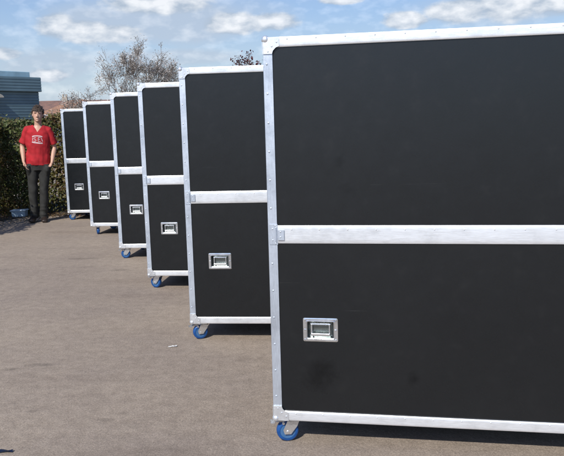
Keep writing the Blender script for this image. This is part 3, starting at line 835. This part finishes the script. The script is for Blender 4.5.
# ------------------------------------------------------------------ small things
def litter():
    bm = bmesh.new(); rnd = random.Random(3)
    nx, ny = 7, 4; g = []
    for j in range(ny):
        g.append([bm.verts.new((-.026 + .052 * i / (nx - 1) + rnd.uniform(-.002, .002), -.012 + .024 * j / (ny - 1) + rnd.uniform(-.003, .003), .003 + rnd.random() * .006)) for i in range(nx)])
    for j in range(ny - 1):
        for i in range(nx - 1): bm.faces.new((g[j][i], g[j][i + 1], g[j + 1][i + 1], g[j + 1][i]))
    bmesh.ops.solidify(bm, geom=bm.faces[:], thickness=.0008)
    o = obj('paper_scrap', bm, simple('white paper', (.85, .85, .83), .7), loc=(-.72, 4.24, 0)); tag(o, 'small white scrap of paper lying on the asphalt left of the second flight case', 'litter')
    bm = bmesh.new(); g = []
    for j in range(5):
        g.append([bm.verts.new((-.03 + .06 * i / 7, (-.012 + .024 * j / 4) * (1 - .3 * i / 7), .004 + .006 * abs(math.sin(i * .45 + j * .3)))) for i in range(8)])
    for j in range(4):
        for i in range(7): bm.faces.new((g[j][i], g[j][i + 1], g[j + 1][i + 1], g[j + 1][i]))
    bmesh.ops.solidify(bm, geom=bm.faces[:], thickness=.001)
    o = obj('plastic_scrap', bm, simple('dark blue plastic', (.02, .03, .07), .3), loc=(-1.235, 2.835, 0)); tag(o, 'dark blue scrap of plastic on the asphalt in the bottom left corner', 'litter')
litter()

def tub():
    root = empty('storage_tub', (-4.36, 11.36, 0), R(4))
    m = simple('pale blue plastic', (.42, .56, .68), .35, 0, .05, 10)
    bm = bmesh.new()
    def rr(w_, d_, z_):
        r_ = .02; out = []
        for cx, cy, a0 in ((w_ - r_, d_ - r_, 0), (-w_ + r_, d_ - r_, 90), (-w_ + r_, -d_ + r_, 180), (w_ - r_, -d_ + r_, 270)):
            for i in range(4):
                a = R(a0 + 30 * i); out.append(bm.verts.new((cx + r_ * math.cos(a), cy + r_ * math.sin(a), z_)))
        return out
    rs = [rr(.108, .08, .002), rr(.117, .09, .095)]
    for k in range(16): j = (k + 1) % 16; bm.faces.new((rs[0][k], rs[0][j], rs[1][j], rs[1][k]))
    bm.faces.new(rs[0][::-1]); bm.faces.new(rs[1]); bmesh.ops.recalc_face_normals(bm, faces=bm.faces[:])
    obj('tub_body', bm, m, root)
    bm = bmesh.new(); box(bm, -.127, .127, -.10, .10, .0965, .116, .006, 2)
    obj('lid', bm, simple('pale blue lid', (.55, .68, .78), .35, 0, .05, 10), root)
    tag(root, 'pale blue plastic tub with lid on the ground under the hedge', 'tub')
tub()

# ------------------------------------------------------------------ person
def remesh(bm, voxel, smooth_iter=6):
    me = bpy.data.meshes.new('tmp'); bm.to_mesh(me); bm.free()
    o = bpy.data.objects.new('tmp', me); COL.objects.link(o)
    md = o.modifiers.new('r', 'REMESH'); md.mode = 'VOXEL'; md.voxel_size = voxel; md.use_smooth_shade = True
    if smooth_iter:
        s = o.modifiers.new('s', 'SMOOTH'); s.factor = .5; s.iterations = smooth_iter
    dg = bpy.context.evaluated_depsgraph_get(); dg.update()
    res = bpy.data.meshes.new_from_object(o.evaluated_get(dg))
    bpy.data.objects.remove(o)
    for p in res.polygons: p.use_smooth = True
    return res

def link_mesh(name, me, mats, parent):
    me.materials.clear()
    for m in mats: me.materials.append(m)
    o = bpy.data.objects.new(name, me); COL.objects.link(o); o.parent = parent
    me.name = name
    return o

def make_person():
    root = empty('person', (-3.785, 10.62, 0), R(14)); root.rotation_euler = (0, R(3.6), R(14))
    skin = simple('skin', (.50, .295, .205), .5, 0, .06, 25); skin.node_tree.nodes['Principled BSDF'].inputs['Subsurface Weight'].default_value = .08
    lip = simple('lips', (.42, .16, .13), .45, 0, .05); eyew = simple('eye white', (.7, .68, .66), .2, 0, .02); eyed = simple('iris and eye shade', (.03, .02, .015), .2)
    hair_m = simple('dark brown hair', (.045, .027, .016), .55, 0, .5, 90, .8, 260)
    red = simple('red cotton', (.36, .008, .014), .85, 0, .15, 14, .15, 500)
    grey = simple('dark grey trousers', (.022, .022, .020), .85, 0, .22, 14, .2, 400)
    shoe_m = simple('dark shoes', (.025, .016, .013), .45, 0, .2, 20)
    # joints (facing -Y). +x is the picture's right.
    bm = bmesh.new()
    # torso
    loft(bm, [((0, .005, .86), .150, .105), ((0, .0, .95), .165, .110), ((0, 0, 1.06), .145, .098), ((0, 0, 1.18), .155, .105), ((0, .005, 1.30), .175, .112), ((0, .01, 1.38), .158, .100), ((0, .015, 1.445), .105, .070), ((0, .015, 1.48), .065, .058)], 24)
    # shoulders and arms (hands in the trouser pockets)
    for s in (-1, 1):
        sh = Vector((s * .152, .015, 1.402)); el_ = Vector((s * .234, .045, 1.16)); wr = Vector((s * .205, -.060, .925))
        loft(bm, [((s * .10, .015, 1.395), .048, .046), (sh, .049, .050), (sh.lerp(el_, .25), .050, .052), (sh.lerp(el_, .6), .044, .045), (el_, .038, .040), (el_.lerp(wr, .3), .040, .040), (el_.lerp(wr, .7), .031, .032), (wr, .023, .029)], 14)
        # palm
        pb = wr; pe = Vector((s * .158, -.100, .848))
        loft(bm, [(pb, .022, .027), (pb.lerp(pe, .4), .020, .038), (pb.lerp(pe, .9), .017, .041), (pe, .013, .036)], 12)
        d = (pe - pb).normalized(); side = Vector((s * .30, -1, 0)).normalized(); side = (side - d * side.dot(d)).normalized()
        for k, (o_, L_) in enumerate(((.030, .066), (.010, .074), (-.010, .070), (-.029, .055))):
            a = pe + side * o_ - d * .012; b = a + d * L_ * .5 + Vector((-s * .004, .004, 0)); c = a + d * L_ * .85 + Vector((-s * .016, .012, 0)); e = a + d * L_ + Vector((-s * .026, .020, .002))
            loft(bm, [(a, .0095, .0095), (b, .009, .009), (c, .008, .008), (e, .006, .006)], 8)
        # thumb leaves the front side of the palm near its base
        a = pb.lerp(pe, .30) + side * .026; b = a + side * .026 + d * .022; c = b + d * .030 + side * .006
        loft(bm, [(a, .012, .012), (b, .011, .011), (c, .0085, .0085), (c + d * .012, .006, .006)], 8)
    # legs
    for s in (-1, 1):
        hip = Vector((s * .085, .0, .90)); kn = Vector((s * .082, -.008, .49)); an = Vector((s * .070, .03, .085))
        loft(bm, [(hip, .088, .095), (hip.lerp(kn, .35), .078, .082), (hip.lerp(kn, .8), .058, .062), (kn, .054, .058), (kn.lerp(an, .3), .052, .058), (kn.lerp(an, .7), .038, .042), (an, .032, .038)], 16)
        loft(bm, [((an.x, .055, .045), .030, .030), ((an.x + s * .004, .0, .045), .034, .038), ((an.x + s * .012, -.09, .034), .042, .026), ((an.x + s * .018, -.155, .028), .036, .018)], 14)
    # neck and head
    loft(bm, [((0, .02, 1.44), .062, .060), ((0, .012, 1.50), .054, .055), ((0, .004, 1.56), .052, .056), ((0, .0, 1.60), .055, .06)], 16)
    hz0 = 1.545
    # head rings: (z from chin, half width, front y, back y)
    prof = [(.000, .022, -.078, -.030), (.010, .036, -.086, -.005), (.028, .050, -.090, .040), (.050, .060, -.090, .070), (.080, .068, -.089, .088), (.110, .0725, -.088, .098), (.140, .075, -.090, .102), (.170, .0755, -.090, .102), (.195, .071, -.082, .095), (.215, .060, -.066, .080), (.232, .040, -.040, .055), (.241, .015, -.01, .02)]
    rings = []
    for dz, hw_, yf, yb in prof:
        ring = []
        for k in range(28):
            a = 2 * math.pi * k / 28
            ring.append(bm.verts.new((hw_ * math.cos(a), (yf + yb) / 2 + (yb - yf) / 2 * math.sin(a) * (1 if math.sin(a) > 0 else abs(math.sin(a)) ** -.12 if abs(math.sin(a)) > .02 else 1), hz0 + dz)))
        rings.append(ring)
    fs = []
    for i in range(len(rings) - 1):
        for k in range(28): j = (k + 1) % 28; fs.append(bm.faces.new((rings[i][k], rings[i][j], rings[i + 1][j], rings[i + 1][k])))
    fs.append(bm.faces.new(rings[0][::-1])); fs.append(bm.faces.new(rings[-1])); bmesh.ops.recalc_face_normals(bm, faces=fs)
    loft(bm, [((0, -.086, hz0 + .118), .007, .008), ((0, -.096, hz0 + .095), .010, .010), ((0, -.108, hz0 + .076), .013, .012), ((0, -.098, hz0 + .066), .013, .009)], 10)  # nose
    for s in (-1, 1):
        ball(bm, (s * .013, -.094, hz0 + .071), .009)
        ball(bm, (s * .077, .010, hz0 + .100), .020, .35, .75, 1.55)       # ears
        ball(bm, (s * .030, -.080, hz0 + .131), .017, 1.3, .8, .45)        # brow
    ball(bm, (0, -.088, hz0 + .044), .017, 1.35, .55, .30); ball(bm, (0, -.087, hz0 + .035), .016, 1.15, .6, .32)
    ball(bm, (0, -.084, hz0 + .010), .015, 1.1, .7, .8)
    me = remesh(bm, .0055, 3)
    for p in me.polygons:
        c = p.center
        if c.z > hz0 + .02 and c.y < -.07:
            if abs(c.x) < .023 and hz0 + .033 < c.z < hz0 + .049: p.material_index = 1
            for s in (-1, 1):
                ex, ez = (c.x - s * .031) / .0155, (c.z - hz0 - .112) / .0078
                if ex * ex + ez * ez < 1: p.material_index = 3 if abs(ex) < .6 else 2  # iris colour spread wider so it also paints the shadowed eye sockets
    link_mesh('body', me, [skin, lip, eyew, eyed], root)
    bm = bmesh.new()
    for s in (-1, 1): loft(bm, [((s * .012, -.0975, hz0 + .128), .003, .003), ((s * .028, -.0965, hz0 + .133), .0045, .004), ((s * .046, -.084, hz0 + .129), .003, .003)], 6)
    obj('eyebrows', bm, hair_m, root, smooth=True)
    # hair: short, messy fringe
    bm = bmesh.new(); rnd = random.Random(5)
    for _ in range(520):
        th = rnd.uniform(0, 2 * math.pi); ph = math.acos(rnd.uniform(.0, 1))
        v = Vector((math.sin(ph) * math.cos(th), math.sin(ph) * math.sin(th), math.cos(ph)))
        zmin = hz0 + (.165 if v.y < -.35 else .105 if v.y < .2 else .055)
        p = Vector((v.x * .078, .006 + v.y * .100, hz0 + .130 + v.z * .112 - (.06 * (1 - v.z) if v.y > .2 else 0)))
        if p.z < zmin: continue
        fl = Vector((rnd.gauss(0, .3), -.6 if v.y < 0 else .2, -.7 if v.z < .7 else -.1)); fl = (fl + v * .35 + Vector((rnd.gauss(0, .25), rnd.gauss(0, .25), rnd.gauss(0, .2)))).normalized()
        L_ = rnd.uniform(.025, .042)
        q = p + fl * L_
        if q.z < zmin - .012: q.z = zmin - .012
        loft(bm, [(p, .006, .006), (p.lerp(q, .5) + v * .003, .0055, .0055), (q, .002, .002)], 5)
    q = bmesh.ops.create_uvsphere(bm, u_segments=24, v_segments=16, radius=1)
    for v in q['verts']:
        c = v.co.copy(); lim = .22 if c.y < -.35 else (-.10 if c.y < .15 else -.62)
        c.z = max(c.z, lim)
        v.co = Vector((math.copysign(abs(c.x) ** .85, c.x) * .0810, .007 + math.copysign(abs(c.y) ** .85, c.y) * .1040, hz0 + .133 + c.z * .121))
    me = remesh(bm, .0045, 1)
    link_mesh('hair', me, [hair_m], root)
    # t-shirt
    bm = bmesh.new()
    loft(bm, [((0, -.002, .885), .186, .128), ((0, -.004, .95), .180, .128), ((0, 0, 1.06), .168, .120), ((0, 0, 1.18), .174, .124), ((0, .005, 1.30), .184, .126), ((0, .01, 1.38), .180, .116), ((0, .015, 1.455), .138, .086), ((0, .015, 1.505), .078, .070)], 28)
    for s in (-1, 1):
        sh = Vector((s * .152, .015, 1.415)); el_ = Vector((s * .238, .045, 1.155))
        loft(bm, [((s * .08, .015, 1.425), .066, .062), (sh, .068, .066), (sh.lerp(el_, .3), .064, .068), (sh.lerp(el_, .65), .063, .069), (sh.lerp(el_, .80), .065, .070)], 20)
    me = remesh(bm, .007, 4)
    b2 = bmesh.new(); b2.from_mesh(me)
    for v in b2.verts:      # folds
        c = v.co
        f = noise.noise(Vector((c.x * 7, c.y * 5, c.z * 13 + c.x * 6))) * .011 + noise.noise(Vector((c.x * 22, c.y * 18, c.z * 17))) * .004
        low = max(0, min(1, (1.30 - c.z) / .3)); f += low * noise.noise(Vector((c.x * 16, c.y * 9, c.z * 2.5))) * .014
        v.co += v.normal * f
    dele = []
    for f in b2.faces:
        c = f.calc_center_median()
        # v neckline and the open hem underneath
        if c.z > 1.385 and c.y < .02 and abs(c.x) < (c.z - 1.385) * .66: dele.append(f)
        elif c.z > 1.492: dele.append(f)
        elif c.z < .895 and f.normal.z < -.8: dele.append(f)
    bmesh.ops.delete(b2, geom=dele, context='FACES')
    b2.to_mesh(me); b2.free()
    shirt = link_mesh('t_shirt', me, [red], root)
    # white print on the chest, wrapped onto the shirt
    pm = simple('white print', (.58, .44, .44), .8, 0, .06)
    from mathutils.bvhtree import BVHTree
    bv = BVHTree.FromPolygons([v.co.copy() for v in me.vertices], [tuple(p.vertices) for p in me.polygons])
    bm = bmesh.new()
    def stroke(pts, w_):
        P = []
        for i in range(len(pts) - 1):
            for k in range(6): t = k / 6; P.append((pts[i][0] + (pts[i + 1][0] - pts[i][0]) * t, pts[i][1] + (pts[i + 1][1] - pts[i][1]) * t))
        P.append(pts[-1]); prev = None
        for i, (x, z) in enumerate(P):
            x *= .88; a = P[max(i - 1, 0)]; b = P[min(i + 1, len(P) - 1)]; dx, dz = b[0] - a[0], b[1] - a[1]; L_ = math.hypot(dx, dz) or 1; nx, nz_ = -dz / L_ * w_ / 2, dx / L_ * w_ / 2
            pr = []
            for s in (-1, 1):
                X, Z = x + s * nx, z + s * nz_; h = bv.ray_cast(Vector((X, -.5, Z)), Vector((0, 1, 0)))
                y = h[0].y if h[0] else -.12; pr.append(bm.verts.new((X, y - .003, Z)))
            if prev: bm.faces.new((prev[0], prev[1], pr[1], pr[0]))
            prev = pr
    cz = 1.280; cx = .000
    stroke([(cx - .085, cz + .036), (cx - .05, cz + .046), (cx, cz + .050), (cx + .05, cz + .046), (cx + .082, cz + .038)], .016)
    stroke([(cx - .088, cz - .044), (cx - .05, cz - .052), (cx, cz - .056), (cx + .05, cz - .060), (cx + .086, cz - .058)], .019)
    S = [(.022, .022), (.0, .030), (-.02, .022), (-.018, .006), (.0, .0), (.018, -.008), (.02, -.024), (.0, -.032), (-.022, -.024)]
    stroke([(cx - .038 + p[0] * .9, cz - .004 + p[1] * .95) for p in S], .008)
    stroke([(cx + .034 + p[0], cz + .030 * .95 - .004 + p[1]) for p in ((.02, 0), (-.018, 0), (-.02, -.058), (.022, -.058))], .008)
    stroke([(cx + .014, cz - .004), (cx + .046, cz - .004)], .008)
    stroke([(cx + .064, cz + .022), (cx + .086, cz - .034)], .009); stroke([(cx - .076, cz + .020), (cx - .078, cz - .026)], .008)
    bmesh.ops.recalc_face_normals(bm, faces=bm.faces[:])
    obj('chest_print', bm, pm, shirt)
    # trousers
    bm = bmesh.new()
    loft(bm, [((0, .0, .80), .150, .112), ((0, .0, .88), .168, .120), ((0, .0, .955), .166, .116)], 26)
    for s in (-1, 1):
        loft(bm, [((s * .080, .0, .90), .098, .110), ((s * .086, .0, .78), .092, .102), ((s * .086, -.004, .62), .076, .086), ((s * .082, -.010, .49), .068, .074), ((s * .077, .004, .34), .063, .074), ((s * .072, .014, .20), .060, .072), ((s * .069, .020, .10), .061, .074), ((s * .069, .020, .058), .060, .078)], 20)
        loft(bm, [((s * .150, -.092, .876), .038, .056), ((s * .140, -.082, .82), .046, .058), ((s * .125, -.050, .745), .036, .045)], 12)   # hand bulge in the pocket
    me = remesh(bm, .007, 4)
    b2 = bmesh.new(); b2.from_mesh(me)
    for v in b2.verts:
        c = v.co; f = noise.noise(Vector((c.x * 9, c.y * 8, c.z * 9 + c.x * 8))) * .011
        lo = max(0, min(1, (.36 - c.z) / .2)); f += lo * noise.noise(Vector((c.x * 9, c.y * 6, c.z * 24))) * .013
        kn = max(0, 1 - abs(c.z - .5) / .12); f += kn * noise.noise(Vector((c.x * 14, c.y * 8, c.z * 16))) * .008
        v.co += v.normal * f
    b2.to_mesh(me); b2.free()
    link_mesh('trousers', me, [grey], root)
    for s in (-1, 1):
        bm = bmesh.new(); x = s * .076
        loft(bm, [((x, .090, .045), .030, .038), ((x, .06, .050), .038, .046), ((x + s * .004, .0, .052), .042, .048), ((x + s * .012, -.08, .042), .050, .038), ((x + s * .018, -.145, .034), .048, .030), ((x + s * .020, -.185, .028), .034, .022)], 18)
        me = remesh(bm, .007, 3)
        for v in me.vertices: v.co.z = max(v.co.z, .001)
        link_mesh('shoe', me, [shoe_m], root)
    tag(root, 'young man in red t-shirt and dark trousers standing with hands in pockets', 'person')
make_person()
bpy.context.view_layer.update()
